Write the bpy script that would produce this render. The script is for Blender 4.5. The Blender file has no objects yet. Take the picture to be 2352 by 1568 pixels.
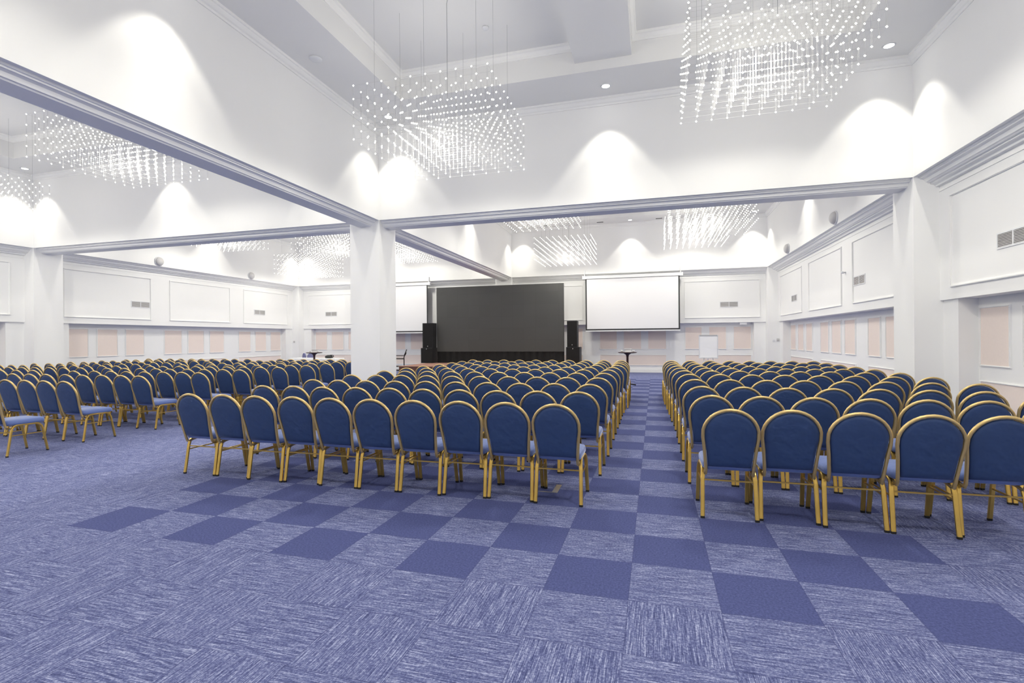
import bpy, bmesh, math, random
from mathutils import Matrix, Vector
random.seed(7)
SC = bpy.context.scene
COL = SC.collection

# ------------------------------------------------------------------ camera
YAW, ROLL, CAMH, FPX = -0.2727447, -0.0078572, 1.509, 1146.4
cam_d = bpy.data.cameras.new('camera')
cam = bpy.data.objects.new('camera', cam_d)
COL.objects.link(cam)
right = Vector((math.cos(YAW), -math.sin(YAW), 0))
fwd = Vector((math.sin(YAW), math.cos(YAW), 0))
up = Vector((0, 0, 1))
cx = right * math.cos(ROLL) + up * math.sin(ROLL)
cy = -right * math.sin(ROLL) + up * math.cos(ROLL)
cz = -fwd
M = Matrix((cx, cy, cz)).transposed().to_4x4()
M.translation = Vector((0, 0, CAMH))
cam.matrix_world = M
cam_d.sensor_width = 36
cam_d.lens = FPX / 2352 * 36
cam_d.shift_y = -5.76 / 2352
cam_d.clip_start = 0.05
SC.camera = cam

# ------------------------------------------------------------------ world, exposure
w = bpy.data.worlds.new('world'); SC.world = w; w.use_nodes = True
w.node_tree.nodes['Background'].inputs[0].default_value = (0.9, 0.92, 1, 1)
w.node_tree.nodes['Background'].inputs[1].default_value = 0.3
SC.view_settings.view_transform = 'Standard'
SC.view_settings.look = 'None'
SC.view_settings.exposure = 0.46
SC.view_settings.gamma = 1
SC.view_settings.use_curve_mapping = False
SC.cycles.max_bounces = 10
SC.cycles.diffuse_bounces = 9
SC.cycles.glossy_bounces = 3
SC.cycles.caustics_reflective = False
SC.cycles.caustics_refractive = False
SC.cycles.sample_clamp_indirect = 4.0
CORE_W = 120.0       # its narrow inner beam
SPOT_W = 86.0        # watts of each recessed downlight
POINT_W = 35.0       # all-round glow of each chandelier
CHAN_W = 150.0       # downward light of each chandelier
BEAD_E = 4.5        # glow of each chandelier bead

# ------------------------------------------------------------------ materials
def lin(r, g, b):
    f = lambda c: (c / 255 / 12.92) if c / 255 <= 0.04045 else ((c / 255 + 0.055) / 1.055) ** 2.4
    return (f(r), f(g), f(b), 1)

def mat(name, col, rough=0.6, metal=0.0, noise=0.0, nscale=8.0, sheen=0.0, sheen_tint=None, bump=0.0, bscale=80.0, spec=None, coat=0.0):
    m = bpy.data.materials.new(name); m.use_nodes = True
    nt = m.node_tree; b = nt.nodes['Principled BSDF']
    b.inputs['Roughness'].default_value = rough
    b.inputs['Metallic'].default_value = metal
    if spec is not None: b.inputs['Specular IOR Level'].default_value = spec
    if sheen:
        b.inputs['Sheen Weight'].default_value = sheen
        b.inputs['Sheen Roughness'].default_value = 0.35
        if sheen_tint: b.inputs['Sheen Tint'].default_value = sheen_tint
    if coat: b.inputs['Coat Weight'].default_value = coat
    tc = nt.nodes.new('ShaderNodeTexCoord')
    if noise:
        n = nt.nodes.new('ShaderNodeTexNoise'); n.inputs['Scale'].default_value = nscale
        n.inputs['Detail'].default_value = 4
        nt.links.new(tc.outputs['Object'], n.inputs['Vector'])
        mx = nt.nodes.new('ShaderNodeMix'); mx.data_type = 'RGBA'
        nt.links.new(n.outputs['Fac'], mx.inputs[0])
        mx.inputs[6].default_value = tuple(max(0, c * (1 - noise)) for c in col[:3]) + (1,)
        mx.inputs[7].default_value = tuple(min(1, c * (1 + noise)) for c in col[:3]) + (1,)
        nt.links.new(mx.outputs[2], b.inputs['Base Color'])
    else:
        b.inputs['Base Color'].default_value = col
    if bump:
        n2 = nt.nodes.new('ShaderNodeTexNoise'); n2.inputs['Scale'].default_value = bscale
        nt.links.new(tc.outputs['Object'], n2.inputs['Vector'])
        bp = nt.nodes.new('ShaderNodeBump'); bp.inputs['Strength'].default_value = bump
        bp.inputs['Distance'].default_value = 0.01
        nt.links.new(n2.outputs['Fac'], bp.inputs['Height'])
        nt.links.new(bp.outputs['Normal'], b.inputs['Normal'])
    return m

def emis(name, col, e):
    m = bpy.data.materials.new(name); m.use_nodes = True
    b = m.node_tree.nodes['Principled BSDF']
    b.inputs['Base Color'].default_value = (0.8, 0.8, 0.8, 1)
    b.inputs['Emission Color'].default_value = col
    b.inputs['Emission Strength'].default_value = e
    return m

WALL = mat('white_wall_paint', (0.87, 0.87, 0.865, 1), 0.75, noise=0.012, nscale=1.5)
CEIL = mat('white_ceiling_paint', (0.80, 0.80, 0.795, 1), 0.85, noise=0.012, nscale=1.0)
TRIM = mat('white_trim_paint', (0.88, 0.88, 0.87, 1), 0.55)
PINK = mat('beige_pink_fabric', lin(238, 224, 216), 0.9, noise=0.03, nscale=30, bump=0.15, bscale=300)
GOLD = mat('gold_anodised_tube', lin(226, 188, 98), 0.3, metal=0.9, noise=0.06, nscale=12)
CHAMP = mat('champagne_gold_tube', lin(214, 186, 126), 0.38, metal=0.7, noise=0.08, nscale=10)
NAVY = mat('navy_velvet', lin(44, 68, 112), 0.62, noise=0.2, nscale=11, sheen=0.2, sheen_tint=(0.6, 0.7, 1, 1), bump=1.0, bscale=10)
SEAT_LIT = mat('navy_velvet_seat_lit', lin(94, 114, 170), 0.6, noise=0.10, nscale=9, sheen=1.0, sheen_tint=(0.75, 0.8, 1, 1), bump=0.3, bscale=14)  # same velvet as the backs, light from above painted into a paler base colour
RUBBER = mat('black_rubber', (0.015, 0.015, 0.015, 1), 0.8)
BLACK = mat('matt_black', (0.016, 0.017, 0.02, 1), 0.55, noise=0.1, nscale=20)
CURT = mat('black_cloth', (0.008, 0.008, 0.009, 1), 0.95, noise=0.3, nscale=6)
BLKM = mat('black_metal', (0.025, 0.022, 0.022, 1), 0.4, metal=0.5)
SCREEN = mat('projection_cloth', (0.82, 0.82, 0.84, 1), 0.9)
WOODD = mat('dark_wood', lin(62, 34, 30), 0.4, noise=0.2, nscale=14)
STAGE = mat('stage_carpet', lin(150, 112, 98), 0.95, noise=0.15, nscale=60)
STAGES = mat('stage_skirt', lin(100, 68, 60), 0.95, noise=0.2, nscale=40)
CLOTH = mat('white_tablecloth', (0.85, 0.85, 0.85, 1), 0.85)
PAPER = mat('white_paper', (0.95, 0.95, 0.95, 1), 0.7)
WMET = mat('white_metal', (0.75, 0.76, 0.78, 1), 0.4)
GREYV = mat('grey_grille', (0.58, 0.57, 0.57, 1), 0.5)
DUCT = mat('duct_grey', (0.2, 0.19, 0.2, 1), 0.8)
DGREY = mat('dark_slot', (0.10, 0.10, 0.10, 1), 0.8)
BLUEG = mat('grey_blue_chair_fabric', lin(120, 122, 160), 0.85)
STEEL = mat('brushed_steel', (0.55, 0.55, 0.57, 1), 0.35, metal=0.8)
WIRE = mat('pale_wire', (0.5, 0.5, 0.51, 1), 0.5)
CABLE = mat('grey_cable', (0.32, 0.32, 0.33, 1), 0.5)
BEAD = emis('led_bead', (1, 0.96, 0.84, 1), BEAD_E)
LENS = emis('downlight_lens', (1, 0.99, 0.97, 1), 12.0)
SILVER = mat('silver_badge', (0.8, 0.8, 0.8, 1), 0.3, metal=0.6)

# LED wall face: dark grey with fine pixel / module grid
LED = bpy.data.materials.new('led_panel_face'); LED.use_nodes = True
nt = LED.node_tree; b = nt.nodes['Principled BSDF']
b.inputs['Roughness'].default_value = 0.55
tc = nt.nodes.new('ShaderNodeTexCoord')
br = nt.nodes.new('ShaderNodeTexBrick'); br.offset = 0
br.inputs['Scale'].default_value = 1
br.inputs['Brick Width'].default_value = 0.5; br.inputs['Row Height'].default_value = 0.5
br.inputs['Mortar Size'].default_value = 0.003
br.inputs['Color1'].default_value = (0.048, 0.049, 0.048, 1)
br.inputs['Color2'].default_value = (0.053, 0.054, 0.053, 1)
br.inputs['Mortar'].default_value = (0.04, 0.04, 0.04, 1)
mp = nt.nodes.new('ShaderNodeMapping'); mp.inputs['Rotation'].default_value = (math.pi / 2, 0, 0)
nt.links.new(tc.outputs['Object'], mp.inputs[0]); nt.links.new(mp.outputs[0], br.inputs['Vector'])
nt.links.new(br.outputs['Color'], b.inputs['Base Color'])

# carpet: half-metre tiles, striped and solid ones
G0, GX, GY = -0.0054, -0.1411, 2.9427
CARPET = bpy.data.materials.new('carpet_tiles'); CARPET.use_nodes = True
nt = CARPET.node_tree; L = nt.links
b = nt.nodes['Principled BSDF']; b.inputs['Roughness'].default_value = 0.95
b.inputs['Specular IOR Level'].default_value = 0.15
def N(t, **k):
    n = nt.nodes.new(t)
    for a, v in k.items(): setattr(n, a, v)
    return n
def mth(op, a, c=None, d=None):
    n = N('ShaderNodeMath', operation=op)
    for i, v in enumerate((a, c, d)):
        if v is None: continue
        if isinstance(v, (int, float)): n.inputs[i].default_value = v
        else: L.new(v, n.inputs[i])
    return n.outputs[0]
tc = N('ShaderNodeTexCoord')
mp = N('ShaderNodeMapping', vector_type='TEXTURE')
mp.inputs['Location'].default_value = (GX, GY, 0)
mp.inputs['Rotation'].default_value = (0, 0, G0)
mp.inputs['Scale'].default_value = (0.5, 0.5, 0.5)
L.new(tc.outputs['Object'], mp.inputs[0])
sp = N('ShaderNodeSeparateXYZ'); L.new(mp.outputs[0], sp.inputs[0])
U, V = sp.outputs[0], sp.outputs[1]
iu, iv = mth('FLOOR', U), mth('FLOOR', V)
par = mth('MULTIPLY', mth('FRACT', mth('MULTIPLY', mth('ADD', iu, iv), 0.5)), 2)      # 1 on odd tiles
odd = mth('GREATER_THAN', par, 0.5)
inreg = mth('MULTIPLY', mth('MULTIPLY', mth('GREATER_THAN', iu, -9.5), mth('LESS_THAN', iu, 3.5)),
            mth('MULTIPLY', mth('GREATER_THAN', iv, -0.5), mth('LESS_THAN', iv, 31.5)))
solid = mth('MULTIPLY', odd, inreg)
tidn = N('ShaderNodeCombineXYZ'); L.new(iu, tidn.inputs[0]); L.new(iv, tidn.inputs[1])
wn = N('ShaderNodeTexWhiteNoise', noise_dimensions='2D'); L.new(tidn.outputs[0], wn.inputs['Vector'])
def stripes(alongv):
    cmb = N('ShaderNodeCombineXYZ')
    a, c = (U, V) if alongv else (V, U)
    L.new(mth('MULTIPLY', a, 105.0), cmb.inputs[0])
    L.new(mth('ADD', mth('MULTIPLY', c, 4.0), mth('MULTIPLY', wn.outputs['Value'], 37.0)), cmb.inputs[1])
    L.new(mth('MULTIPLY', wn.outputs['Value'], 91.0), cmb.inputs[2])
    n = N('ShaderNodeTexNoise'); n.inputs['Scale'].default_value = 1.0; n.inputs['Detail'].default_value = 2
    n.inputs['Roughness'].default_value = 0.7
    L.new(cmb.outputs[0], n.inputs['Vector']); return n.outputs['Fac']
sx, sy = stripes(True), stripes(False)
mxs = N('ShaderNodeMix'); mxs.data_type = 'FLOAT'
L.new(odd, mxs.inputs[0]); L.new(sy, mxs.inputs[2]); L.new(sx, mxs.inputs[3])
grain = N('ShaderNodeTexNoise'); grain.inputs['Scale'].default_value = 36; grain.inputs['Detail'].default_value = 6; grain.inputs['Roughness'].default_value = 0.8
L.new(mp.outputs[0], grain.inputs['Vector'])
st = mth('ADD', mth('MULTIPLY', mth('SUBTRACT', mxs.outputs[0], 0.5), 1.5), mth('MULTIPLY', mth('SUBTRACT', grain.outputs['Fac'], 0.5), 1.6))
st = mth('ADD', st, 0.5)
rmp = N('ShaderNodeValToRGB')
rmp.color_ramp.elements[0].position = 0.12; rmp.color_ramp.elements[0].color = lin(58, 64, 104)
rmp.color_ramp.elements[1].position = 0.92; rmp.color_ramp.elements[1].color = lin(178, 184, 214)
e = rmp.color_ramp.elements.new(0.5); e.color = lin(96, 103, 146)
L.new(st, rmp.inputs[0])
rm2 = N('ShaderNodeValToRGB')
rm2.color_ramp.elements[0].position = 0.3; rm2.color_ramp.elements[0].color = lin(54, 60, 102)
rm2.color_ramp.elements[1].position = 0.75; rm2.color_ramp.elements[1].color = lin(98, 106, 156)
L.new(grain.outputs['Fac'], rm2.inputs[0])
mxc = N('ShaderNodeMix'); mxc.data_type = 'RGBA'
L.new(solid, mxc.inputs[0]); L.new(rmp.outputs[0], mxc.inputs[6]); L.new(rm2.outputs[0], mxc.inputs[7])
# thin seams between tiles
fu, fv = mth('FRACT', U), mth('FRACT', V)
eu = mth('MINIMUM', fu, mth('SUBTRACT', 1.0, fu)); ev = mth('MINIMUM', fv, mth('SUBTRACT', 1.0, fv))
seam = mth('LESS_THAN', mth('MINIMUM', eu, ev), 0.006)
mx3 = N('ShaderNodeMix'); mx3.data_type = 'RGBA'
L.new(mth('MULTIPLY', seam, 0.3), mx3.inputs[0]); L.new(mxc.outputs[2], mx3.inputs[6]); mx3.inputs[7].default_value = lin(50, 54, 96)
L.new(mx3.outputs[2], b.inputs['Base Color'])
bp = N('ShaderNodeBump'); bp.inputs['Strength'].default_value = 0.35; bp.inputs['Distance'].default_value = 0.004
L.new(st, bp.inputs['Height']); L.new(bp.outputs['Normal'], b.inputs['Normal'])

# ------------------------------------------------------------------ mesh helpers
class MB:
    def __init__(s): s.v = []; s.f = []; s.mi = []; s.cur = 0; s.smooth = []
    def add(s, vs, fs, sm=False):
        o = len(s.v); s.v += [tuple(v) for v in vs]
        for f in fs: s.f.append([i + o for i in f]); s.mi.append(s.cur); s.smooth.append(sm)
    def box(s, x0, x1, y0, y1, z0, z1):
        if x0 > x1: x0, x1 = x1, x0
        if y0 > y1: y0, y1 = y1, y0
        vs = [(x, y, z) for z in (z0, z1) for y in (y0, y1) for x in (x0, x1)]
        s.add(vs, [(0, 2, 3, 1), (4, 5, 7, 6), (0, 1, 5, 4), (2, 6, 7, 3), (0, 4, 6, 2), (1, 3, 7, 5)])
    def quad(s, a, b_, c, d): s.add([a, b_, c, d], [(0, 1, 2, 3)])
    def tube(s, pts, rx, ry=None, n=8, ref=(0, 0, 1), closed=False, rect=False, caps=True, sm=True):
        ry = ry or rx; P = [Vector(p) for p in pts]; m = len(P)
        if rect:
            c = 0.62
            prof = [(1, c), (c, 1), (-c, 1), (-1, c), (-1, -c), (-c, -1), (c, -1), (1, -c)]; n = 8
        else: prof = [(math.cos(2 * math.pi * k / n), math.sin(2 * math.pi * k / n)) for k in range(n)]
        vs = []; ref = Vector(ref)
        for i in range(m):
            if closed: t = P[(i + 1) % m] - P[i - 1]
            else: t = P[min(i + 1, m - 1)] - P[max(i - 1, 0)]
            t.normalize()
            a = ref - t * ref.dot(t)
            if a.length < 1e-4: a = Vector((1, 0, 0)) - t * t.x
            a.normalize(); bb = t.cross(a)
            for (u, v) in prof: vs.append(P[i] + a * (u * rx) + bb * (v * ry))
        fs = []
        for i in range(m if closed else m - 1):
            for k in range(n):
                j = (i + 1) % m
                fs.append((i * n + k, i * n + (k + 1) % n, j * n + (k + 1) % n, j * n + k))
        if caps and not closed:
            fs.append(tuple(range(n))[::-1]); fs.append(tuple((m - 1) * n + k for k in range(n)))
        s.add(vs, fs, sm)
    def lathe(s, prof, cx=0, cy=0, n=20, sm=True):
        vs = []; m = len(prof)
        for (r, z) in prof:
            for k in range(n):
                a = 2 * math.pi * k / n; vs.append((cx + r * math.cos(a), cy + r * math.sin(a), z))
        fs = [(i * n + k, i * n + (k + 1) % n, (i + 1) * n + (k + 1) % n, (i + 1) * n + k) for i in range(m - 1) for k in range(n)]
        fs.append(tuple(range(n))[::-1]); fs.append(tuple((m - 1) * n + k for k in range(n)))
        s.add(vs, fs, sm)
    def build(s, name, m, parent=None, loc=None):
        me = bpy.data.meshes.new(name); me.from_pydata(s.v, [], s.f)
        for mm in (m if isinstance(m, (list, tuple)) else [m]): me.materials.append(mm)
        me.polygons.foreach_set('material_index', s.mi)
        me.polygons.foreach_set('use_smooth', s.smooth)
        bm = bmesh.new(); bm.from_mesh(me); bmesh.ops.recalc_face_normals(bm, faces=bm.faces); bm.to_mesh(me); bm.free()
        me.update()
        o = bpy.data.objects.new(name, me); COL.objects.link(o)
        if parent: o.parent = parent
        if loc: o.location = loc
        return o

def tag(o, label=None, cat=None, group=None, kind=None):
    if label: o['label'] = label
    if cat: o['category'] = cat
    if group: o['group'] = group
    if kind: o['kind'] = kind
    return o
def empty(name, loc, rz=0):
    o = bpy.data.objects.new(name, None); COL.objects.link(o); o.empty_display_size = 0.1
    o.location = loc; o.rotation_euler = (0, 0, rz); return o
def copy_tree(o, parent=None):
    c = o.copy(); COL.objects.link(c); c.parent = parent
    for ch in KIDS.get(o.name, []): copy_tree(ch, c)
    return c
KIDS = {}
def kids(root, *ch): KIDS[root.name] = list(ch)

# ------------------------------------------------------------------ room shell
XL, XR, XLL, W, Y1, Y2, Y0 = -6.10, 4.455, -17.53, 0.77, 10.37, 21.83, -0.33
YB = Y1 + W
XM0, XM1 = XL - W, XL
HB, HS, HC = 4.30, 6.42, 6.97            # downstand edge, soffit ring, raised centre
P, LW, HO = 0.385, 0.71, 2.12            # upper panel wall set-back, lower wall set-back, overhang height
PIL = 0.43                               # pilaster beside each pillar

fl = MB(); fl.quad((XLL - 1, Y0 - 1.2, 0), (XR + 1, Y0 - 1.2, 0), (XR + 1, Y2 + 1, 0), (XLL - 1, Y2 + 1, 0))
tag(fl.build('floor', CARPET), kind='structure', label='blue carpet tile floor, striped and solid tiles')

BAYS = {'near middle': (XL, XR, Y0, Y1), 'far middle': (XL, XR, YB, Y2), 'near left': (XLL, XM0, Y0, Y1), 'far left': (XLL, XM0, YB, Y2)}
# profile of the moulding that steps inwards below a downstand edge: (set-back, z)
def edge_profile(perim):
    p = [(0, HB), (0.07, HB), (0.075, HB - .025), (0.095, HB - .028), (0.10, HB - .045), (0.125, HB - .05), (0.15, HB - .062), (0.168, HB - .085), (0.18, HB - .105), (0.20, HB - .11), (0.215, HB - .125)]
    if perim: p += [(0.25, HB - .125), (0.255, HB - .15), (0.29, HB - .155), (0.32, HB - .175), (0.33, HB - .20), (P, HB - .205)]
    return p
crown = [(0, HS - .15), (-.02, HS - .15), (-.025, HS - .115), (-.05, HS - .10), (-.075, HS - .06), (-.08, HS - .045), (-.10, HS - .04), (-.105, HS)]
crown2 = [(0, HC - .14), (-.02, HC - .14), (-.03, HC - .10), (-.06, HC - .05), (-.085, HC - .04), (-.09, HC)]
def sweep_rect(mb, rect, prof):
    """sweep a (set-back, z) profile round a rectangle; positive set-back goes outwards"""
    x0, x1, y0, y1 = rect
    for (d0, z0), (d1, z1) in zip(prof, prof[1:]):
        a = [(x0 - d0, y0 - d0, z0), (x1 + d0, y0 - d0, z0), (x1 + d0, y1 + d0, z0), (x0 - d0, y1 + d0, z0)]
        c = [(x0 - d1, y0 - d1, z1), (x1 + d1, y0 - d1, z1), (x1 + d1, y1 + d1, z1), (x0 - d1, y1 + d1, z1)]
        for i in range(4):
            j = (i + 1) % 4; mb.quad(a[i], a[j], c[j], c[i])
def side_sweep(mb, pt, prof, u0, u1, closed_cap=False):
    for (d0, z0), (d1, z1) in zip(prof, prof[1:]):
        mb.quad(pt(u0, d0, z0), pt(u1, d0, z0), pt(u1, d1, z1), pt(u0, d1, z1))

# upper walls of the ceiling bays
def plane_wall(name, quads, label=None):
    m = MB()
    for q in quads: m.quad(*q)
    return tag(m.build(name, WALL), kind='structure', label=label)
yz = lambda x, y0, y1: ((x, y0, HB), (x, y1, HB), (x, y1, HS), (x, y0, HS))
xz = lambda y, x0, x1: ((x0, y, HB), (x1, y, HB), (x1, y, HS), (x0, y, HS))
# ------------- outer walls as functions of side: pt(u, d, z)
SIDES = {
 'right': (lambda u, d, z: (XR + d, u, z), [(Y0, Y1), (YB, Y2)]),
 'left': (lambda u, d, z: (XLL - d, u, z), [(Y0, Y1), (YB, Y2)]),
 'far': (lambda u, d, z: (u, Y2 + d, z), [(XLL, XM0), (XL, XR)]),
 'rear': (lambda u, d, z: (u, Y0 - d, z), [(XLL, XM0), (XL, XR)]),
}
def frame_bar(mb, pt, u0, u1, z0, z1, d, w_=.035, t=.02):
    """mitred flat moulding frame standing t proud of the wall at set-back d"""
    for (a, b_, c, e) in ((u0, u1, z0, z0 + w_), (u0, u1, z1 - w_, z1), (u0, u0 + w_, z0 + w_, z1 - w_), (u1 - w_, u1, z0 + w_, z1 - w_)):
        p0, p1 = pt(a, d - t, c), pt(b_, d, e)
        mb.box(p0[0], p1[0], p0[1], p1[1], c, e)
        q0, q1 = pt(a + .009, d - t - .009, c + .009), pt(b_ - .009, d - t, e - .009)
        mb.box(q0[0], q1[0], q0[1], q1[1], c + .009, e - .009)
for side, (pt, spans) in SIDES.items():
    m = MB()
    for (a, c) in spans:
        m.quad(pt(a, 0, HB), pt(c, 0, HB), pt(c, 0, HS), pt(a, 0, HS))
        m.quad(pt(a, P, HO), pt(c, P, HO), pt(c, P, HB - .2), pt(a, P, HB - .2))      # panelled wall
        m.quad(pt(a, P, HO), pt(c, P, HO), pt(c, LW, HO), pt(a, LW, HO))              # underside of overhang
        m.quad(pt(a + PIL, LW, 0), pt(c - PIL, LW, 0), pt(c - PIL, LW, HO), pt(a + PIL, LW, HO))
        for (e0, e1) in ((a, a + PIL), (c, c - PIL)):                                 # pilasters
            m.quad(pt(e0, P + .05, 0), pt(e1, P + .05, 0), pt(e1, P + .05, HO), pt(e0, P + .05, HO))
            m.quad(pt(e1, P + .05, 0), pt(e1, LW, 0), pt(e1, LW, HO), pt(e1, P + .05, HO))
    wall = tag(m.build('wall_' + side, WALL), kind='structure')
    if side == 'rear': continue
    # framed panels and fabric panels
    for (a, c) in spans:
        cen = (a + c) / 2
        starts = [a + 1.02, a + 4.63, a + 8.24] if side in ('right', 'left') else [cen - 5.05 + .02, cen - 1.44, cen + 2.17]
        if side in ('right', 'left'):
            base = YB if a > 5 else Y0 + .01
            starts = [base + .25 + k for k in (0, 3.61, 7.23)]
        ends = [s_ + (2.87 if side in ('right', 'left') else 2.9) for s_ in starts]
        for s_, e_ in zip(starts, ends):
            fb = MB(); frame_bar(fb, pt, s_, e_, 2.315, 3.87, P)
            fb.build('panel_moulding', TRIM, wall)
            # lower fabric panels: three upright, one wide
            s2, e2 = s_ + .02, e_ - .02
            if e_ > c - PIL: e2 = min(e2, c - PIL - .05)
            if s_ < a + PIL: s2 = max(s2, a + PIL + .05)
            wd = (e2 - s2 - 2 * .26) / 3
            for k in range(3):
                u0 = s2 + k * (wd + .26)
                pm = MB(); p0, p1 = pt(u0 + .02, LW - .012, 0), pt(u0 + wd - .02, LW, 0)
                pm.box(p0[0], p1[0], p0[1], p1[1], 1.03, 1.95)
                pm.build('fabric_panel', PINK, wall)
                fb = MB(); frame_bar(fb, pt, u0, u0 + wd, 1.01, 1.97, LW, .025, .022); fb.build('panel_moulding', TRIM, wall)
            pm = MB(); p0, p1 = pt(s2 + .02, LW - .012, 0), pt(e2 - .02, LW, 0)
            pm.box(p0[0], p1[0], p0[1], p1[1], .32, .76); pm.build('fabric_panel', PINK, wall)
            fb = MB(); frame_bar(fb, pt, s2, e2, .30, .78, LW, .025, .022); fb.build('panel_moulding', TRIM, wall)
    bb = MB()
    for (a, c) in spans:
        p0, p1 = pt(a + PIL, LW - .02, 0), pt(c - PIL, LW, 0)
        bb.box(p0[0], p1[0], p0[1], p1[1], 0, .15)
    tag(bb.build('baseboard_' + side, TRIM), kind='structure')
    # thin picture line under the cornice
    cn = MB()
    for (a, c) in spans:
        p0, p1 = pt(a, P - .012, 0), pt(c, P, 0)
        cn.box(p0[0], p1[0], p0[1], p1[1], 4.005, 4.02)
    cn.build('picture_rail', TRIM, wall)

# inner downstand walls between bays
plane_wall('wall_lengthwise', [yz(x, a, c) for x in (XM0, XM1) for (a, c) in ((Y0, Y1), (YB, Y2))])
plane_wall('wall_crosswise', [xz(y, a, c) for y in (Y1, YB) for (a, c) in ((XLL, XM0), (XL, XR))])
# mouldings under them (perimeter stretches run deeper)
tn = 1
ep, pp = edge_profile(False), edge_profile(True)
def trim(quads):
    global tn
    m = MB()
    for q in quads: m.quad(*q)
    tag(m.build('trim_%d' % tn, TRIM), kind='structure'); tn += 1
def strip(pt, prof, u0, u1):
    return [(pt(u0, d0, z0), pt(u1, d0, z0), pt(u1, d1, z1), pt(u0, d1, z1)) for (d0, z0), (d1, z1) in zip(prof, prof[1:])]
for side, (pt, spans) in SIDES.items():
    for (a, c) in spans: trim(strip(pt, pp, a, c))
dB, zB = ep[-1]
for (a, c) in ((Y0, Y1), (YB, Y2)):
    trim(strip(lambda u, d, z: (XM1 - d, u, z), ep, a, c) + strip(lambda u, d, z: (XM0 + d, u, z), ep, a, c)
         + [((XM0 + dB, a, zB), (XM1 - dB, a, zB), (XM1 - dB, c, zB), (XM0 + dB, c, zB))])
for (a, c) in ((XLL, XM0), (XL, XR)):
    trim(strip(lambda u, d, z: (u, Y1 + d, z), ep, a, c) + strip(lambda u, d, z: (u, YB - d, z), ep, a, c)
         + [((a, Y1 + dB, zB), (c, Y1 + dB, zB), (c, YB - dB, zB), (a, YB - dB, zB))])

# ceilings with raised centres
for bn, (x0, x1, y0, y1) in BAYS.items():
    m = MB()
    ix0, ix1, iy0, iy1 = x0 + 1.19, x1 - 1.19, y0 + 1.13, y1 - 1.13
    o = [(x0, y0), (x1, y0), (x1, y1), (x0, y1)]; i_ = [(ix0, iy0), (ix1, iy0), (ix1, iy1), (ix0, iy1)]
    for k in range(4):
        j = (k + 1) % 4
        m.quad((*o[k], HS), (*o[j], HS), (*i_[j], HS), (*i_[k], HS))
        m.quad((*i_[k], HS), (*i_[j], HS), (*i_[j], HC), (*i_[k], HC))
    m.quad(*[(*q, HC) for q in i_])
    xc = (x0 + x1) / 2
    cl = tag(m.build('ceiling', CEIL), kind='structure')
    m = MB(); m.box(xc - .512, xc + .512, iy0 + .002, iy1 - .002, 6.60, HC - .001)
    m.build('ceiling_beam', CEIL, cl)
    m = MB(); sweep_rect(m, (x0, x1, y0, y1), crown)
    m.build('crown_moulding', TRIM, cl)
    m = MB()
    for (a, c) in ((ix0, xc - .512), (xc + .512, ix1)): sweep_rect(m, (a, c, iy0, iy1), crown2)
    m.build('crown_moulding', TRIM, cl)

# outer light-tight roof
m = MB(); m.box(XLL - 1.2, XR + 1.2, Y0 - 1.2, Y2 + 1.2, 7.0, 7.05)
tag(m.build('ceiling', CEIL), kind='structure')

# pillars
def pillar(x0, x1, y0, y1, label):
    m = MB(); m.box(x0, x1, y0, y1, 0, HB)
    o = m.build('pillar', WALL); tag(o, label, 'pillar', 'square white pillars', 'structure')
pillar(XM0, XM1, Y1, YB, 'square white pillar standing free in the middle of the hall')
pillar(XR, XR + P + .05, Y1, YB, 'square white pillar against the right-hand wall')
pillar(XLL - P - .05, XLL, Y1, YB, 'square white pillar against the left-hand wall')
pillar(XM0, XM1, Y2, Y2 + P + .05, 'square white pillar against the far wall, above and behind the black screen')
pillar(XR, XR + P + .05, Y2, Y2 + P + .05, 'white corner pillar at the far right corner')
pillar(XLL - P - .05, XLL, Y2, Y2 + P + .05, 'white corner pillar at the far left corner')

pillar(XM0, XM1, Y0 - P - .05, Y0, 'unseen square white pillar added on the rear wall to keep out world light')  # unseen rear pillars, added to plug gaps where world light leaks in
pillar(XR, XR + P + .05, Y0 - P - .05, Y0, 'unseen white corner pillar added at the rear right to keep out world light')
pillar(XLL - P - .05, XLL, Y0 - P - .05, Y0, 'unseen white corner pillar added at the rear left to keep out world light')

# ------------------------------------------------------------------ downlights
def make_downlight(loc, label, first=[None]):
    if first[0] is None:
        r = empty('downlight', loc)
        m = MB()
        m.lathe([(.075, HS - .001), (.075, HS - .008), (.098, HS - .008), (.102, HS - .001)]); ring = m.build('trim_ring', WMET, r, (0, 0, -HS))
        m = MB(); m.lathe([(.074, HS - .003), (.074, HS - .005)]); lens = m.build('lens', LENS, r, (0, 0, -HS))
        kids(r, ring, lens); first[0] = r
    else:
        r = copy_tree(first[0])
    r.location = loc
    tag(r, label, 'downlight', 'recessed downlights')
    ld = make_downlight.__dict__.setdefault('ld', None)
    if ld is None:
        ld = bpy.data.lights.new('spot', 'SPOT'); ld.energy = SPOT_W; ld.spot_size = math.radians(79.5); ld.spot_blend = 0.32
        ld.shadow_soft_size = 0.05; ld.color = (1, 0.96, 0.84)
        make_downlight.ld = ld
        lc = bpy.data.lights.new('core', 'SPOT'); lc.energy = CORE_W; lc.spot_size = math.radians(60); lc.spot_blend = 1.0
        lc.shadow_soft_size = 0.05; lc.color = ld.color; make_downlight.lc = lc
    for dat in (ld, make_downlight.lc):
        lo = bpy.data.objects.new('lamp', dat); COL.objects.link(lo); lo.parent = r; lo.location = (0, 0, -.02)
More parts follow.
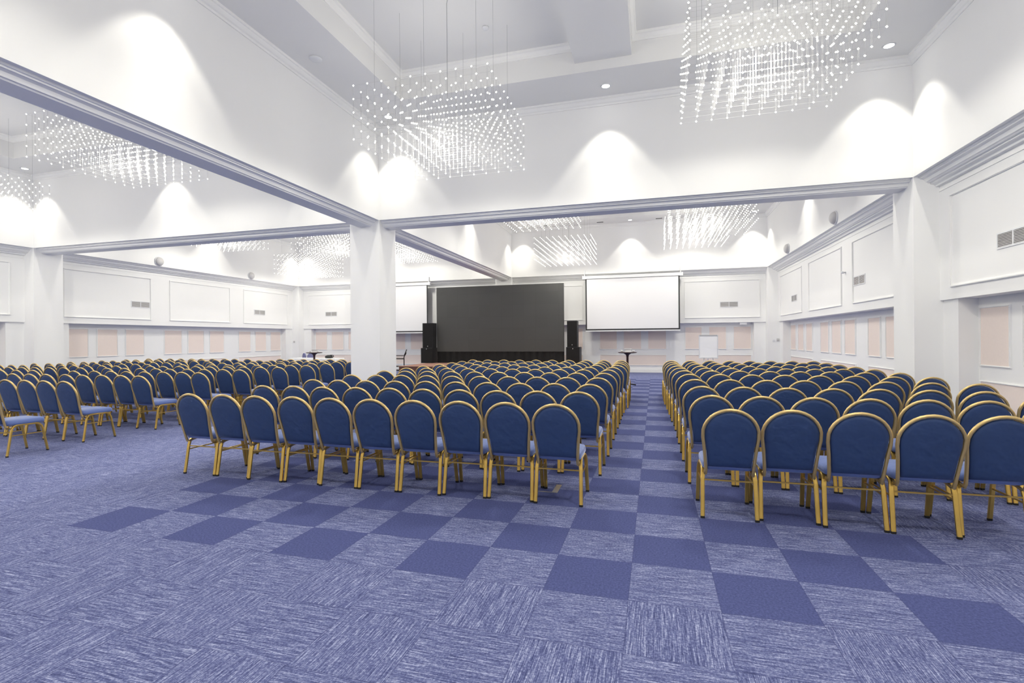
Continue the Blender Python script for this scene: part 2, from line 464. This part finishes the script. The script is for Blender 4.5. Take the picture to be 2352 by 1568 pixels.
for bn, (x0, x1, y0, y1) in BAYS.items():
    xs = [(x0 + .55, 'left'), ((x0 + x1) / 2, 'middle'), (x1 - .55, 'right')]
    ys = [(y0 + .51, 'near'), ((y0 + y1) / 2, 'middle'), (y1 - .51, 'far')]
    for (x, nx) in xs:
        for (y, ny) in ys:
            if nx == ny == 'middle': continue
            pos = ('%s %s' % (ny, nx) + ' corner') if 'middle' not in (nx, ny) else ('middle of its %s side' % (nx if ny == 'middle' else ny))
            make_downlight((x, y, HS), 'round lit downlight in the %s ceiling bay, %s' % (bn, pos))

# ------------------------------------------------------------------ chandeliers
SX, SY_, SZ = 0.2335, 0.2015, 0.2
bead = MB(); wire = MB()
R = 0.0150
for i in range(10):
    for j in range(11):
        x, y = (i - 4.5) * SX, (j - 5) * SY_
        for k in range(5):
            z = k * SZ
            vs = [(x + R, y, z), (x - R, y, z), (x, y + R, z), (x, y - R, z), (x, y, z + R), (x, y, z - R)]
            bead.add(vs, [(0, 2, 4), (2, 1, 4), (1, 3, 4), (3, 0, 4), (2, 0, 5), (1, 2, 5), (3, 1, 5), (0, 3, 5)])
        wire.tube([(x - .006, y, 0), (x - .006, y, 4 * SZ)], .0014, n=3, caps=False, ref=(1, 0, 0))
        wire.tube([(x + .006, y, 0), (x + .006, y, 4 * SZ)], .0014, n=3, caps=False, ref=(1, 0, 0))
for k in range(5):
    for i in range(10):
        x = (i - 4.5) * SX; wire.tube([(x, -5 * SY_, k * SZ), (x, 5 * SY_, k * SZ)], .001, n=3, caps=False)
    for j in range(11):
        y = (j - 5) * SY_; wire.tube([(-4.5 * SX, y, k * SZ), (4.5 * SX, y, k * SZ)], .001, n=3, caps=False)
chan = empty('chandelier', (0, 0, 0))
bo = bead.build('light_bead', BEAD, chan); bo['kind'] = 'stuff'
wo = wire.build('wire_grid', WIRE, chan)
sus = {}
for zt in (0, 1):
    top = (4.50 if zt == 0 else 5.01) + 4 * SZ
    sus[zt] = []
    for sx_ in (-1, 0, 1):
        for sy_ in (-1, 0, 1):
            m = MB()
            if sx_ == 0 and sy_ == 0:
                m.tube([(SX * .5, -1 * SY_, 4 * SZ), (SX * .5, -1 * SY_, HC - top + 4 * SZ - .15), (SX * .5 + .03, -SY_, HC - top + 4 * SZ)], .004, n=5, caps=False, ref=(1, 0, 0))
                sus[zt].append(m.build('power_cable', CABLE, chan))
            else:
                x, y = sx_ * 3.5 * SX, sy_ * 4 * SY_
                m.tube([(x, y, 4 * SZ), (x, y, HC - top + 4 * SZ)], .0018, n=4, caps=False, ref=(1, 0, 0))
                sus[zt].append(m.build('suspension_wire', CABLE, chan))
kids(chan)
CH = [(-3.20, 7.54, 0, 'near middle bay, hanging left, the lower of its two'), (1.54, 7.60, 1, 'near middle bay, hanging right, cut by the top of the photo'),
      (-3.18, 14.76, 1, 'far middle bay, left front, partly behind the beam'), (-3.17, 19.3, 0, 'far middle bay, left rear, hanging low before the far wall'),
      (1.56, 14.8, 0, 'far middle bay, right front'), (1.55, 19.62, 1, 'far middle bay, right rear'),
      (-10.25, 7.60, 1, 'near left bay, long cluster seen under the sloping beam'), (-15.03, 7.60, 0, 'near left bay, at the left edge of the photo'),
      (-15.05, 14.76, 1, 'far left bay, left front, cut by the beam'), (-15.0, 19.45, 0, 'far left bay, left rear, low against the far wall'),
      (-10.25, 14.76, 0, 'far left bay, right front, beside the free pillar'), (-10.25, 19.6, 1, 'far left bay, right rear, seen right of the free pillar'),
      (-3.2, 2.6, 1, 'near middle bay, left, overhead out of the photo'), (1.54, 2.6, 0, 'near middle bay, right, overhead out of the photo'),
      (-10.25, 2.6, 0, 'near left bay, right, overhead out of the photo'), (-15.03, 2.6, 1, 'near left bay, left, overhead out of the photo')]
chl = bpy.data.lights.new('chandelier_spot', 'SPOT'); chl.energy = CHAN_W; chl.spot_size = math.radians(172); chl.spot_blend = 0.25
chl.shadow_soft_size = 0.2; chl.color = (1, 0.965, 0.85)
chp = bpy.data.lights.new('chandelier_point', 'POINT'); chp.energy = POINT_W; chp.shadow_soft_size = 0.2; chp.color = chl.color
for (x, y, hi, lab) in CH:
    c = chan.copy(); COL.objects.link(c)
    for ch in [bo, wo] + sus[hi]:
        d = ch.copy(); COL.objects.link(d); d.parent = c
    c.location = (x, y, 5.01 if hi else 4.50)
    for dat in (chl, chp):
        lo = bpy.data.objects.new('lamp', dat); COL.objects.link(lo); lo.parent = c; lo.location = (0, 0, 2 * SZ)
    tag(c, 'light-bead chandelier, ' + lab, 'chandelier', 'hanging light-bead chandeliers')
for o in [bo, wo, chan] + sus[0] + sus[1]: bpy.data.objects.remove(o)

# ------------------------------------------------------------------ banquet chairs
def arch_path(off=0.0):
    pts = []
    def lean(z): return -0.125 * max(0, (z - .40) / .52) ** 0.95
    half = [(.183, .375), (.182, .40), (.184, .44), (.189, .50), (.196, .58), (.203, .64), (.2095, .69)]
    Lp = [(w_ - off, z) for (w_, z) in half]
    arc = []
    for k in range(1, 16):
        a = math.pi * k / 16
        ca, sa = math.cos(a), math.sin(a)
        arc.append(((.2125 - off) * ca, .710 + (.213 - off) * sa ** 0.96))
    full = [(w_, z) for (w_, z) in Lp] + arc + [(-w_, z) for (w_, z) in reversed(Lp)]
    return full, lean
full, lean = arch_path()
def mk_chair():
    root = empty('banquet_chair', (0, 0, 0))
    # back frame
    pts = [(.178, .15, .392), (.18, .09, .385), (.182, .045, .372), (.183, .015, .372)] + [(x, lean(z), z) for (x, z) in full[1:-1]] + [(-.183, .015, .372), (-.182, .045, .372), (-.18, .09, .385), (-.178, .15, .392)]
    m = MB(); m.tube(pts, .0145, .0132, n=8, ref=(0, 1, 0)); bf = m.build('back_frame', CHAMP, root)
    # back pad
    inner, _ = arch_path(.016)
    out = [(x, z) for (x, z) in inner if z > .46]
    out = [(.165, .438)] + out + [(-.165, .438)]
    cxz = (0, .70)
    m = MB()
    def ring(s, dy):
        return [((x - cxz[0]) * s + cxz[0], lean((z - cxz[1]) * s + cxz[1]) + dy, (z - cxz[1]) * s + cxz[1]) for (x, z) in out]
    rings = [ring(.0, -.016), ring(.5, -.0155), ring(.85, -.013), ring(.97, -.009), ring(1.0, .0), ring(1.0, .012), ring(.95, .030), ring(.8, .042), ring(.4, .048), ring(.0, .049)]
    n = len(out); vs = [v for r in rings for v in r]; fs = []
    for i in range(len(rings) - 1):
        for k in range(n): fs.append((i * n + k, i * n + (k + 1) % n, (i + 1) * n + (k + 1) % n, (i + 1) * n + k))
    m.add(vs, fs, True); bk = m.build('backrest', NAVY, root)
    # seat cushion
    def rr(hx, y0, y1, r, n_=5):
        o = []
        for (cx_, cy_, a0) in ((hx - r, y1 - r, 0), (-hx + r, y1 - r, 90), (-hx + r, y0 + r, 180), (hx - r, y0 + r, 270)):
            for k in range(n_ + 1):
                a = math.radians(a0 + 90 * k / n_); o.append((cx_ + r * math.cos(a), cy_ + r * math.sin(a)))
        return o
    lv = [(.0, .405), (.9, .405), (.985, .412), (1.0, .432), (.985, .455), (.94, .470), (.85, .479), (.5, .490), (0, .493)]
    base = rr(.205, .0, .455, .06); n = len(base); vs = []; fs = []
    for (s, z) in lv:
        for (x, y) in base: vs.append((x * s, .228 + (y - .228) * s, z))
    for i in range(len(lv) - 1):
        for k in range(n): fs.append((i * n + k, i * n + (k + 1) % n, (i + 1) * n + (k + 1) % n, (i + 1) * n + k))
    m = MB(); m.add(vs, fs, True)
    seat = m.build('seat', SEAT_LIT, root)
    legs = []; feet = []
    for s in (-1, 1):
        for rear in (True, False):
            m = MB()
            if rear: pth = [(.2095, 0, .012), (.208, .012, .08), (.204, .048, .32), (.2, .060, .365), (.197, .082, .392), (.195, .115, .403)]
            else: pth = [(.2095, .46, .012), (.208, .448, .08), (.204, .405, .32), (.2, .391, .362), (.197, .368, .388), (.195, .335, .400)]
            m.tube([(s * x, y, z) for (x, y, z) in pth], .0164, .0110, rect=True, ref=(1, 0, 0), sm=False)
            lg = m.build('leg', GOLD, root); legs.append(lg)
            m = MB(); m.tube([(s * pth[0][0], pth[0][1], 0), (s * pth[0][0], pth[0][1], .018)], .0168, .0124, rect=True, ref=(1, 0, 0), sm=False)
            feet.append(m.build('rubber_foot', RUBBER, lg))
    m = MB()
    for s in (-1, 1):
        m.tube([(s * .195, .115, .403), (s * .195, .335, .400)], .0125, .0105, rect=True, ref=(1, 0, 0), sm=False)
        m.box(s * .203 - .005, s * .203 + .005, .04, .415, .266, .278)
    m.box(-.205, .205, .042, .05, .305, .317)
    m.box(-.195, .195, .11, .13, .388, .402); m.box(-.195, .195, .32, .34, .388, .402)
    uf = m.build('under_frame', GOLD, root)
    return root, [bf, bk, seat] + legs + [uf], dict(zip(legs, feet))
croot, cparts, cfeet = mk_chair()

ORD = ['first', 'second', 'third', 'fourth', 'fifth', 'sixth', 'seventh', 'eighth', 'ninth', 'tenth', 'eleventh', 'twelfth']
ROWY = [4.40, 5.40, 6.36, 7.40, 8.42, 9.32, 10.12, 10.87, 11.67, 12.40, 13.30]
spots = []     # (x, y_feet, angle, label, group)
FT = 0.105
rx = [-.83, -.765, -.755, -.765, -.765, -.77, -.755, -.71, -.72, -.74, -.77]
dr = {0: [-.83, -1.287, -1.744, -2.20, -2.66, -3.12, -3.576, -4.032, -4.488, -4.945]}
for k, y in enumerate(ROWY):
    for i in range(10):
        x = dr[0][i] if k == 0 else rx[k] - .456 * i
        
        yy = y + random.uniform(-.03, .03) - (.02 if k == 0 else 0)
        spots.append((x, yy, random.uniform(-.004, .004), 'navy chair, middle block, %s row from the back, %s seat left of the aisle' % (ORD[k], ORD[i]), 'chairs in the middle block'))
lx = [.61, .576, .572, .575, .575, .55, .53, .51, .486, .48, .48]
sp_ = [.456] * 11
for k, y in enumerate(ROWY):
    for i in range(9 if k < 4 else 8):
        x = lx[k] + sp_[k] * i
        if x > 4.2: continue
        yy = y - .03 + random.uniform(-.03, .03) - (.12 * (i - 5) * .5 if i > 5 and k in (2, 3, 4, 5) else 0)
        spots.append((x, yy, random.uniform(-.004, .004), 'navy chair, right-hand block, %s row from the back, %s seat right of the aisle' % (ORD[k], ORD[i]), 'chairs in the right-hand block'))
LY = [4.44, 5.44, 6.54, 7.43, 8.33, 9.15, 9.95, 10.85, 11.75, 12.45, 13.25]
cx0 = [-8.40, -8.48, -8.44, -8.13, -8.07, -7.90, -7.78, -7.90, -7.77, -7.72, -7.70]
for k, y in enumerate(LY):
    nC = int((11.75 + cx0[k]) / .455) + 1
    for i in range(nC):
        x = cx0[k] - .457 * i
        spots.append((x, y + random.uniform(-.04, .04), random.uniform(-.004, .004), 'navy chair, left hall, right section, %s row from the back, %s from its right end' % (ORD[k], ORD[i]), 'chairs in the left hall, right section'))
    for i in range(10):
        x = -12.62 - .457 * i
        if x < -17.2: continue
        spots.append((x, y + random.uniform(-.04, .04), random.uniform(-.004, .004), 'navy chair, left hall, left section, %s row from the back, %s from its right end' % (ORD[k], ORD[i]), 'chairs in the left hall, left section'))
def to_cam(x, y):
    r = x * right.x + y * right.y; d = x * fwd.x + y * fwd.y
    return r, d
vis = []
for s in spots:
    r, d = to_cam(s[0], s[1])
    u = 1176 + FPX * r / max(d, .1)
    if u < -90 or u > 2352 + 130: continue
    u_near = u
    # behind the free pillar
    if 812 < u < 897 and d > 11.6: continue
    vis.append((d, s))
vis.sort(key=lambda t: t[0])
ind, rest = vis[:300], vis[300:]
for d, (x, y, a, lab, grp) in ind:
    c = croot.copy(); COL.objects.link(c); c.location = (x, y + FT, 0); c.rotation_euler = (0, 0, a)
    for pz in cparts:
        q = pz.copy(); COL.objects.link(q); q.parent = c
        if pz in cfeet and d < 9.5:
            ft = cfeet[pz].copy(); COL.objects.link(ft); ft.parent = q
    tag(c, lab, 'chair', grp)
# the furthest ones as one mass
if rest:
    vv = []; ff = []; mi = []; mats = [GOLD, NAVY, SEAT_LIT, CHAMP]; idx = {m_.name: i for i, m_ in enumerate(mats)}
    for d, (x, y, a, lab, grp) in rest:
        T = Matrix.Translation((x, y + FT, 0)) @ Matrix.Rotation(a, 4, 'Z')
        for pz in cparts:
            o = len(vv); me = pz.data
            vv += [tuple(T @ v.co) for v in me.vertices]
            for pl in me.polygons:
                ff.append([i + o for i in pl.vertices]); mi.append(idx[me.materials[pl.material_index].name])
    me = bpy.data.meshes.new('banquet_chairs')
    me.from_pydata(vv, [], ff)
    for m_ in mats: me.materials.append(m_)
    me.polygons.foreach_set('material_index', mi); me.polygons.foreach_set('use_smooth', [True] * len(ff))
    ob = bpy.data.objects.new('banquet_chair', me); COL.objects.link(ob)
    tag(ob, 'mass of small far navy chairs in the last rows of the left hall', 'chair', 'chairs in the left hall, left section', 'stuff')
for o in list(cfeet.values()) + cparts + [croot]: bpy.data.objects.remove(o)

# ------------------------------------------------------------------ stage, black screen, loudspeakers
SZT = .48
m = MB(); m.box(-9.55, -2.6, 17.65, 21.75, 0, SZT - .02)
stg = m.build('stage', STAGES); tag(stg, 'low brown carpeted stage platform in front of the black screen', 'stage')
m = MB(); m.box(-9.57, -2.58, 17.63, 21.77, SZT - .02, SZT); m.build('stage_deck', STAGE, stg)
LX0, LX1, LY_, LZ0, LZ1 = -9.21, -3.50, 20.5, .97, 3.815
scr = empty('display_screen', (LX0, LY_, SZT))
m = MB(); m.box(0, LX1 - LX0, 0, .10, LZ0 - SZT, LZ1 - SZT); m.build('display_panel', LED, scr)
m = MB()
n = 60
for i in range(n):
    x0, x1 = (LX1 - LX0) * i / n, (LX1 - LX0) * (i + 1) / n
    f = lambda x: .03 + .02 * math.sin(x * 21) + .012 * math.sin(x * 47 + 1)
    m.quad((x0, f(x0), .0), (x1, f(x1), .0), (x1, f(x1), LZ0 - SZT), (x0, f(x0), LZ0 - SZT))
    m.quad((x0, f(x0) + .05, .0), (x1, f(x1) + .05, .0), (x1, f(x1) + .05, LZ0 - SZT), (x0, f(x0) + .05, LZ0 - SZT))
m.build('skirt_curtain', CURT, scr)
m = MB()
for x in (.4, 2.0, 3.7, 5.3):
    m.box(x, x + .06, .2, .26, 0, LZ1 - SZT - .2); m.box(x, x + .06, .2, .9, 0, .06); m.box(x, x + .06, .10, .26, 1.0, 1.06); m.box(x, x + .06, .10, .26, 2.6, 2.66)
m.build('support_frame', BLKM, scr)
tag(scr, 'large black video wall standing on the stage between two speaker stacks', 'screen')
def speaker(x0, x1, y, z0, z1, dep, name, label, badge):
    r = empty(name, ((x0 + x1) / 2, y, z0)); hw = (x1 - x0) / 2; h = z1 - z0
    m = MB(); m.box(-hw, hw, 0.012, dep, 0, h); m.build('cabinet', BLACK, r)
    m = MB(); m.box(-hw + .012, hw - .012, 0, .014, .012, h - .012); gr = m.build('grille', CURT, r)
    m = MB(); m.lathe([(.016, 0), (.016, .006)], n=12)
    bo_ = m.build('badge', SILVER, gr, (0, 0.0, badge - z0)); bo_.rotation_euler = (math.pi / 2, 0, 0)
    tag(r, label, 'loudspeaker', 'loudspeakers beside the video wall')
speaker(-9.80, -9.26, 20.1, SZT, 1.14, .55, 'subwoofer', 'squat black bass speaker at the left foot of the video wall', 1.10)
speaker(-9.73, -9.24, 20.13, 1.142, 2.235, .42, 'loudspeaker', 'tall black speaker on the bass box left of the video wall', 1.22)
speaker(-3.40, -2.84, 20.4, SZT, 1.155, .60, 'subwoofer', 'squat black bass speaker at the right foot of the video wall', 1.09)
speaker(-3.36, -2.94, 20.43, 1.157, 2.235, .42, 'loudspeaker', 'tall black speaker on the bass box right of the video wall', 1.25)

# stage steps with hand rails, left of the stage
st = empty('stage_steps', (-9.95, 17.55, 0))
m = MB()
for k, z in enumerate((.16, .32, .46)): m.box(-.55, .38, .28 * k, .28 * k + .27, z - .04, z)
m.build('step', BLACK, st)
m = MB()
for x in (-.53, .33):
    for k, z in enumerate((.12, .28, .42)): m.box(x, x + .04, .28 * k + .1, .28 * k + .14, 0, z)
    m.box(x, x + .03, 0, .84, .0, .03)
m.build('step_frame', BLKM, st)
for x in (-.45, .36):
    m = MB(); m.tube([(x, .6, .44), (x, .6, .78), (x + .02, .55, .80), (x + .17, .5, 1.12)], .02, n=8, ref=(1, 0, 0))
    m.tube([(x + .07, .53, .90), (x + .13, .51, 1.0)], .035, n=8, ref=(1, 0, 0))
    m.build('hand_rail', BLKM, st)
m = MB(); m.tube([(-.45, .6, .75), (.36, .6, .75)], .022, n=8); m.tube([(-.40, .58, .88), (.40, .58, .88)], .014, n=8)
m.build('cross_rail', BLKM, st)
tag(st, 'black metal stage steps with hand rails beside the free pillar', 'steps')

# ------------------------------------------------------------------ projection screens
def proj(x0, x1, y, z0, z1, label):
    r = empty('projection_screen', ((x0 + x1) / 2, y, z1)); hw = (x1 - x0) / 2; h = z1 - z0
    m = MB(); m.box(-hw - .10, hw + .10, -.03, .09, .03, .16)
    for s in (-1, 1): m.box(s * (hw + .10), s * (hw + .13), -.035, .095, .02, .17); m.box(s * (hw + .04) - .015, s * (hw + .04) + .015, .02, .10, .16, .42)
    m.build('casing', WMET, r)
    m = MB(); m.box(-hw, hw, .0, .004, -h, .04); m.build('border', BLACK, r)
    m = MB(); m.box(-hw + .055, hw - .055, -.003, .001, -h + .06, .01); m.build('screen_cloth', SCREEN, r)
    m = MB(); m.box(-hw - .01, hw + .01, -.012, .016, -h - .05, -h); m.build('weight_bar', WMET, r)
    tag(r, label, 'projection screen', 'white projection screens')
proj(-2.745, 1.135, 21.70, 1.85, 4.045, 'white projection screen with black border right of the video wall')
proj(-14.1, -10.2, 21.70, 1.87, 4.065, 'white projection screen left of the video wall, half behind the free pillar')

# ------------------------------------------------------------------ wall vents and round wall speakers
def vent(pt, u0, u1, z0, z1, label, rot, d=P):
    r = empty('air_vent', pt((u0 + u1) / 2, d, (z0 + z1) / 2)); r.rotation_euler = (0, 0, rot)
    hw, hh = abs(u1 - u0) / 2, (z1 - z0) / 2
    m = MB(); e_ = .022
    m.box(-hw - e_, hw + e_, -.012, 0, hh, hh + e_); m.box(-hw - e_, hw + e_, -.012, 0, -hh - e_, -hh)
    m.box(-hw - e_, -hw, -.012, 0, -hh, hh); m.box(hw, hw + e_, -.012, 0, -hh, hh); m.box(-.012, .012, -.012, 0, -hh, hh)
    m.build('frame', WMET, r)
    m = MB(); m.box(-hw, hw, -.002, .0, -hh, hh); m.build('duct_backing', DUCT, r)
    m = MB(); k = 9
    for i in range(k):
        z = -hh + (i + .5) * 2 * hh / k
        m.add([(-hw, -.010, z - .007), (hw, -.010, z - .007), (hw, -.003, z + .005), (-hw, -.003, z + .005)], [(0, 1, 2, 3)])
    m.build('slats', GREYV, r)
    tag(r, label, 'air vent', 'wall air vents')
pr, pl_, pf = SIDES['right'][0], SIDES['left'][0], SIDES['far'][0]
vent(pr, 13.54, 14.18, 2.77, 2.96, 'grey wall vent on the right wall just beyond the right pillar', -math.pi / 2)
vent(pr, 19.25, 19.88, 2.77, 2.96, 'small wall vent at the far end of the right wall', -math.pi / 2)
vent(pr, 8.21, 8.85, 2.77, 2.96, 'largest wall vent, at the right edge of the photo', -math.pi / 2)
vent(pl_, 13.54, 14.19, 2.77, 2.96, 'wall vent on the left wall, the nearer one', math.pi / 2)
vent(pl_, 19.28, 19.92, 2.77, 2.96, 'wall vent on the left wall, the farther one', math.pi / 2)
vent(pf, 2.75, 3.41, 2.77, 2.96, 'wall vent on the far wall right of the projection screen', 0)
vent(pf, -16.18, -15.53, 2.77, 2.96, 'wall vent on the far wall left of the free pillar', 0)
def dome(pt, u, label, rot):
    r = empty('wall_speaker', pt(u, 0, 4.475)); r.rotation_euler = (0, 0, rot)
    m = MB(); m.lathe([(.172, 0), (.178, .01), (.172, .03), (.16, .035)], n=28, sm=False); a = m.build('rim', WMET, r); a.rotation_euler = (math.pi / 2, 0, 0)
    prof = [(.158 * math.cos(t * math.pi / 16), .034 + .11 * math.sin(t * math.pi / 16)) for t in range(0, 8)] + [(.004, .144)]
    m = MB(); m.lathe(prof, n=28); c = m.build('grille', GREYV, r); c.rotation_euler = (math.pi / 2, 0, 0)
    tag(r, label, 'wall speaker', 'round wall speakers')
dome(pr, 14.21, 'round wall speaker on the right wall, the nearer one', -math.pi / 2)
dome(pr, 18.69, 'round wall speaker on the right wall, the farther one', -math.pi / 2)
dome(pl_, 14.26, 'round wall speaker on the left wall, the nearer one', math.pi / 2)
dome(pl_, 18.66, 'round wall speaker on the left wall, the farther one', math.pi / 2)
# small fittings
m = MB(); m.lathe([(.02, 0), (.02, .05), (.032, .06), (.032, .10), (.01, .11)], n=14); o = m.build('wall_sensor', WMET, None, pr(14.73, P, 3.16)); o.rotation_euler = (0, -math.pi / 2, 0)
tag(o, 'small white sensor knob on the right wall between two framed panels', 'sensor')
m = MB(); m.box(3.49, 3.76, Y2 + P + .03, Y2 + P + .12, HO - .09, HO - .002); o = m.build('emergency_light', WMET)
tag(o, 'small white emergency lamp under the overhang of the far wall', 'emergency light')
m = MB(); m.box(4.62, 4.70, Y2 - .012, Y2, 1.31, 1.40); m.box(4.645, 4.675, Y2 - .018, Y2 - .012, 1.33, 1.38); o = m.build('light_switch', WMET)
tag(o, 'white light switch on the far right corner pillar', 'switch')
m = MB(); m.box(4.76, 4.86, Y2 - .012, Y2, 1.33, 1.45); m.tube([(4.79, Y2 - .01, 1.40), (4.79, Y2 - .06, 1.40), (4.84, Y2 - .07, 1.42)], .012, n=6); o = m.build('wall_socket', GREYV)
tag(o, 'grey socket plate right of the light switch, far right corner', 'socket')
o = MB(); o.box(-.05, .05, -.02, 0, -.05, .05); o = o.build('thermostat', GREYV, None, (-17.80, Y2, 1.45))
tag(o, 'small grey thermostat on the far left corner pillar', 'thermostat')
m = MB(); m.lathe([(.11, HS - .001), (.11, HS - .015), (.085, HS - .035), (.03, HS - .04)], n=24); o = m.build('ceiling_detector', WMET, None, (-5.6, 7.46, 0))
tag(o, 'unlit round ceiling fitting above the sloping left beam', 'detector')
m = MB(); m.lathe([(.055, HC - .001), (.055, HC - .02), (.04, HC - .045), (.015, HC - .05)], n=20); o = m.build('smoke_detector', WMET, None, (-2.76, 8.3, 0))
tag(o, 'small smoke detector on the raised ceiling above the left chandelier', 'smoke detector')
for (a, c, y, lab) in ((-2.2, -1.93, 21.35, 'left'), (.2, .46, 21.4, 'right'), (-4.5, -4.25, 21.3, 'leftmost, seen through the chandelier, the')):
    m = MB(); m.box(a, c, y - .04, y + .04, HS - .012, HS - .001)
    o = m.build('ceiling_vent', DGREY); tag(o, 'dark ceiling slot vent near the far wall, %s one' % lab, 'ceiling vent', 'ceiling slot vents')
# floor socket lid between the last row's chairs
m = MB(); m.box(-1.12, -.90, 4.815, 4.83, 0, .004); m.box(-.955, -.90, 4.83, 5.08, 0, .005); o = m.build('floor_socket', STEEL)
tag(o, 'flat metal floor socket trim under the last row by the aisle', 'floor socket')

# ------------------------------------------------------------------ tables
def bar_table(x, y, label, rot=0.3):
    r = empty('bar_table', (x, y, 0), rot)
    m = MB(); m.lathe([(.20, 1.025), (.27, 1.035), (.295, 1.045), (.295, 1.058), (.28, 1.062)], n=32); m.build('tabletop', WOODD, r)
    m = MB(); m.lathe([(.035, .03), (.036, .9), (.05, .97), (.12, 1.02), (.13, 1.03)], n=16); m.build('pole', WOODD, r)
    for k in range(4):
        a = k * math.pi / 2; m = MB()
        m.tube([(0.02 * math.cos(a), .02 * math.sin(a), .05), (.26 * math.cos(a), .26 * math.sin(a), .016)], .018, .014, n=6, ref=(0, 0, 1)); m.build('foot', BLKM, r)
    tag(r, label, 'bar table', 'dark round bar tables')
    return r
def tableware(x, y, where):
    m = MB(); m.box(-.10, .10, -.06, .06, 0, .012); m.box(-.09, .09, -.05, .05, .012, .10); m.box(-.11, .11, -.07, .07, .10, .112)
    o = m.build('napkin_box', CLOTH, None, (x + .02, y, 1.062)); tag(o, 'white box of napkins on the %s bar table' % where, 'box')
    for dx, dn in ((-.17, 'left'), (.19, 'right')):
        m = MB(); m.lathe([(.022, 0), (.035, .03), (.038, .06), (.034, .06)], n=14)
        o = m.build('cup', CLOTH, None, (x + dx, y - .03, 1.062)); tag(o, 'small white cup on the %s bar table, %s of the box' % (where, dn), 'cup', 'cups on the bar tables')
bar_table(-.75, 16.4, 'dark wooden round bar table at the far end of the aisle', .0)
tableware(-.75, 16.4, 'middle')
bar_table(-12.32, 16.2, 'dark wooden round bar table in the left hall by the white-clothed table')
tableware(-12.32, 16.2, 'left hall')

wt = empty('cloth_table', (-13.9, 18.45, 0))
m = MB(); m.box(-1.12, 1.12, -.32, .32, .71, .745); m.build('tabletop', WMET, wt)
for sx_ in (-1, 1):
    for sy_ in (-1, 1):
        m = MB(); m.tube([(sx_ * .95, sy_ * .27, 0), (sx_ * .95, sy_ * .27, .71)], .018, n=8, ref=(1, 0, 0)); m.build('leg', WMET, wt)
tag(wt, 'long table under a white cloth near the far left wall', 'table')
m = MB(); seg = 48; per = []
for k in range(seg * 4):
    t = k / seg; s_ = int(t) % 4; f = t - int(t)
    q = [(-1.13 + 2.26 * f, -.33), (1.13, -.33 + .66 * f), (1.13 - 2.26 * f, .33), (-1.13, .33 - .66 * f)][s_]
    per.append(q)
rows = [(.0, .75, 0), (1.0, .752, 0), (1.008, .745, 0), (1.012, .4, .5), (1.015, .05, 1)]
vs = []
for (s_, z, a) in rows:
    for k, (x, y) in enumerate(per):
        wv = .018 * a * math.sin(k * .9); l = math.hypot(x, y)
        vs.append((x * s_ + wv * x / l, y * s_ + wv * 2 * (1 if y > 0 else -1) * (abs(y) > .3), z))
nn = len(per); fs = [(i * nn + k, i * nn + (k + 1) % nn, (i + 1) * nn + (k + 1) % nn, (i + 1) * nn + k) for i in range(len(rows) - 1) for k in range(nn)]
m.add(vs, fs, True); o = m.build('tablecloth', CLOTH, None, (-13.9, 18.45, 0)); tag(o, 'white cloth draped over the long table near the far left wall', 'tablecloth')
# bag on the table
bg = empty('bag', (-13.28, 18.42, .755))
m = MB(); m.lathe([(.10, 0), (.17, .01), (.19, .05), (.15, .10), (.07, .13), (.02, .135)], n=18); a = m.build('body', BLACK, bg); a.scale = (1.0, .6, 1)
m = MB(); m.tube([(.17, 0, .03), (.24, .0, .07), (.21, 0, .12), (.12, 0, .13), (.0, 0, .12)], .018, n=6, ref=(0, 1, 0)); m.build('handle', BLACK, bg)
tag(bg, 'small black bag lying on the white-clothed table', 'bag')
# grey-blue chairs behind the table
for (x, rot, lab) in ((-15.24, 2.6, 'left'), (-14.88, 3.6, 'right')):
    r = empty('side_chair', (x, 19.35, 0), rot)
    m = MB()
    oo = [(-.16, .50)] + [(.17 * math.cos(t * math.pi / 10) * -1, .78 + .16 * math.sin(t * math.pi / 10)) for t in range(11)] + [(.16, .50)]
    vs = [(px, -.02, pz) for (px, pz) in oo] + [(px, .03, pz) for (px, pz) in oo]; n = len(oo)
    m.add(vs, [tuple(range(n)), tuple(range(n, 2 * n))[::-1]] + [(k, (k + 1) % n, n + (k + 1) % n, n + k) for k in range(n)])
    m.build('backrest', BLUEG, r)
    m = MB(); m.box(-.19, .19, .0, .40, .42, .48); m.build('seat', BLUEG, r)
    for sx_ in (-.17, .17):
        for sy_ in (.02, .38):
            m = MB(); m.tube([(sx_, sy_, 0), (sx_, sy_, .42)], .014, n=6, ref=(1, 0, 0)); m.build('leg', STEEL, r)
    m = MB(); m.box(-.17, -.15, -.015, .015, .42, .6); m.box(.15, .17, -.015, .015, .42, .6); m.build('back_post', STEEL, r)
    tag(r, 'grey-blue chair behind the white-clothed table, the %s one' % lab, 'chair', 'chairs behind the cloth table')

# ------------------------------------------------------------------ flipchart
fc = empty('flipchart', (1.945, 19.0, 0))
m = MB(); m.box(-.32, .32, .0, .02, .76, 1.60); m.build('board', WMET, fc)
m = MB(); m.box(-.285, .285, -.012, -.002, .80, 1.57); m.build('paper_pad', PAPER, fc)
m = MB(); m.box(-.29, .29, -.025, .0, 1.56, 1.60); m.build('clamp_bar', STEEL, fc)
m = MB(); m.box(-.31, .31, -.06, .0, .765, .785); m.build('pen_tray', WMET, fc)
for pth in ([(-.14, .01, .80), (-.30, -.22, 0)], [(.14, .01, .80), (.30, -.22, 0)], [(0, .03, 1.2), (0, .45, 0)]):
    m = MB(); m.tube(pth, .014, n=8, ref=(1, 0, 0)); m.build('leg', WMET, fc)
m = MB(); m.box(-.17, .17, -.03, -.01, .64, .67); m.build('brace', WMET, fc)
tag(fc, 'white flipchart on a stand before the far wall', 'flipchart')
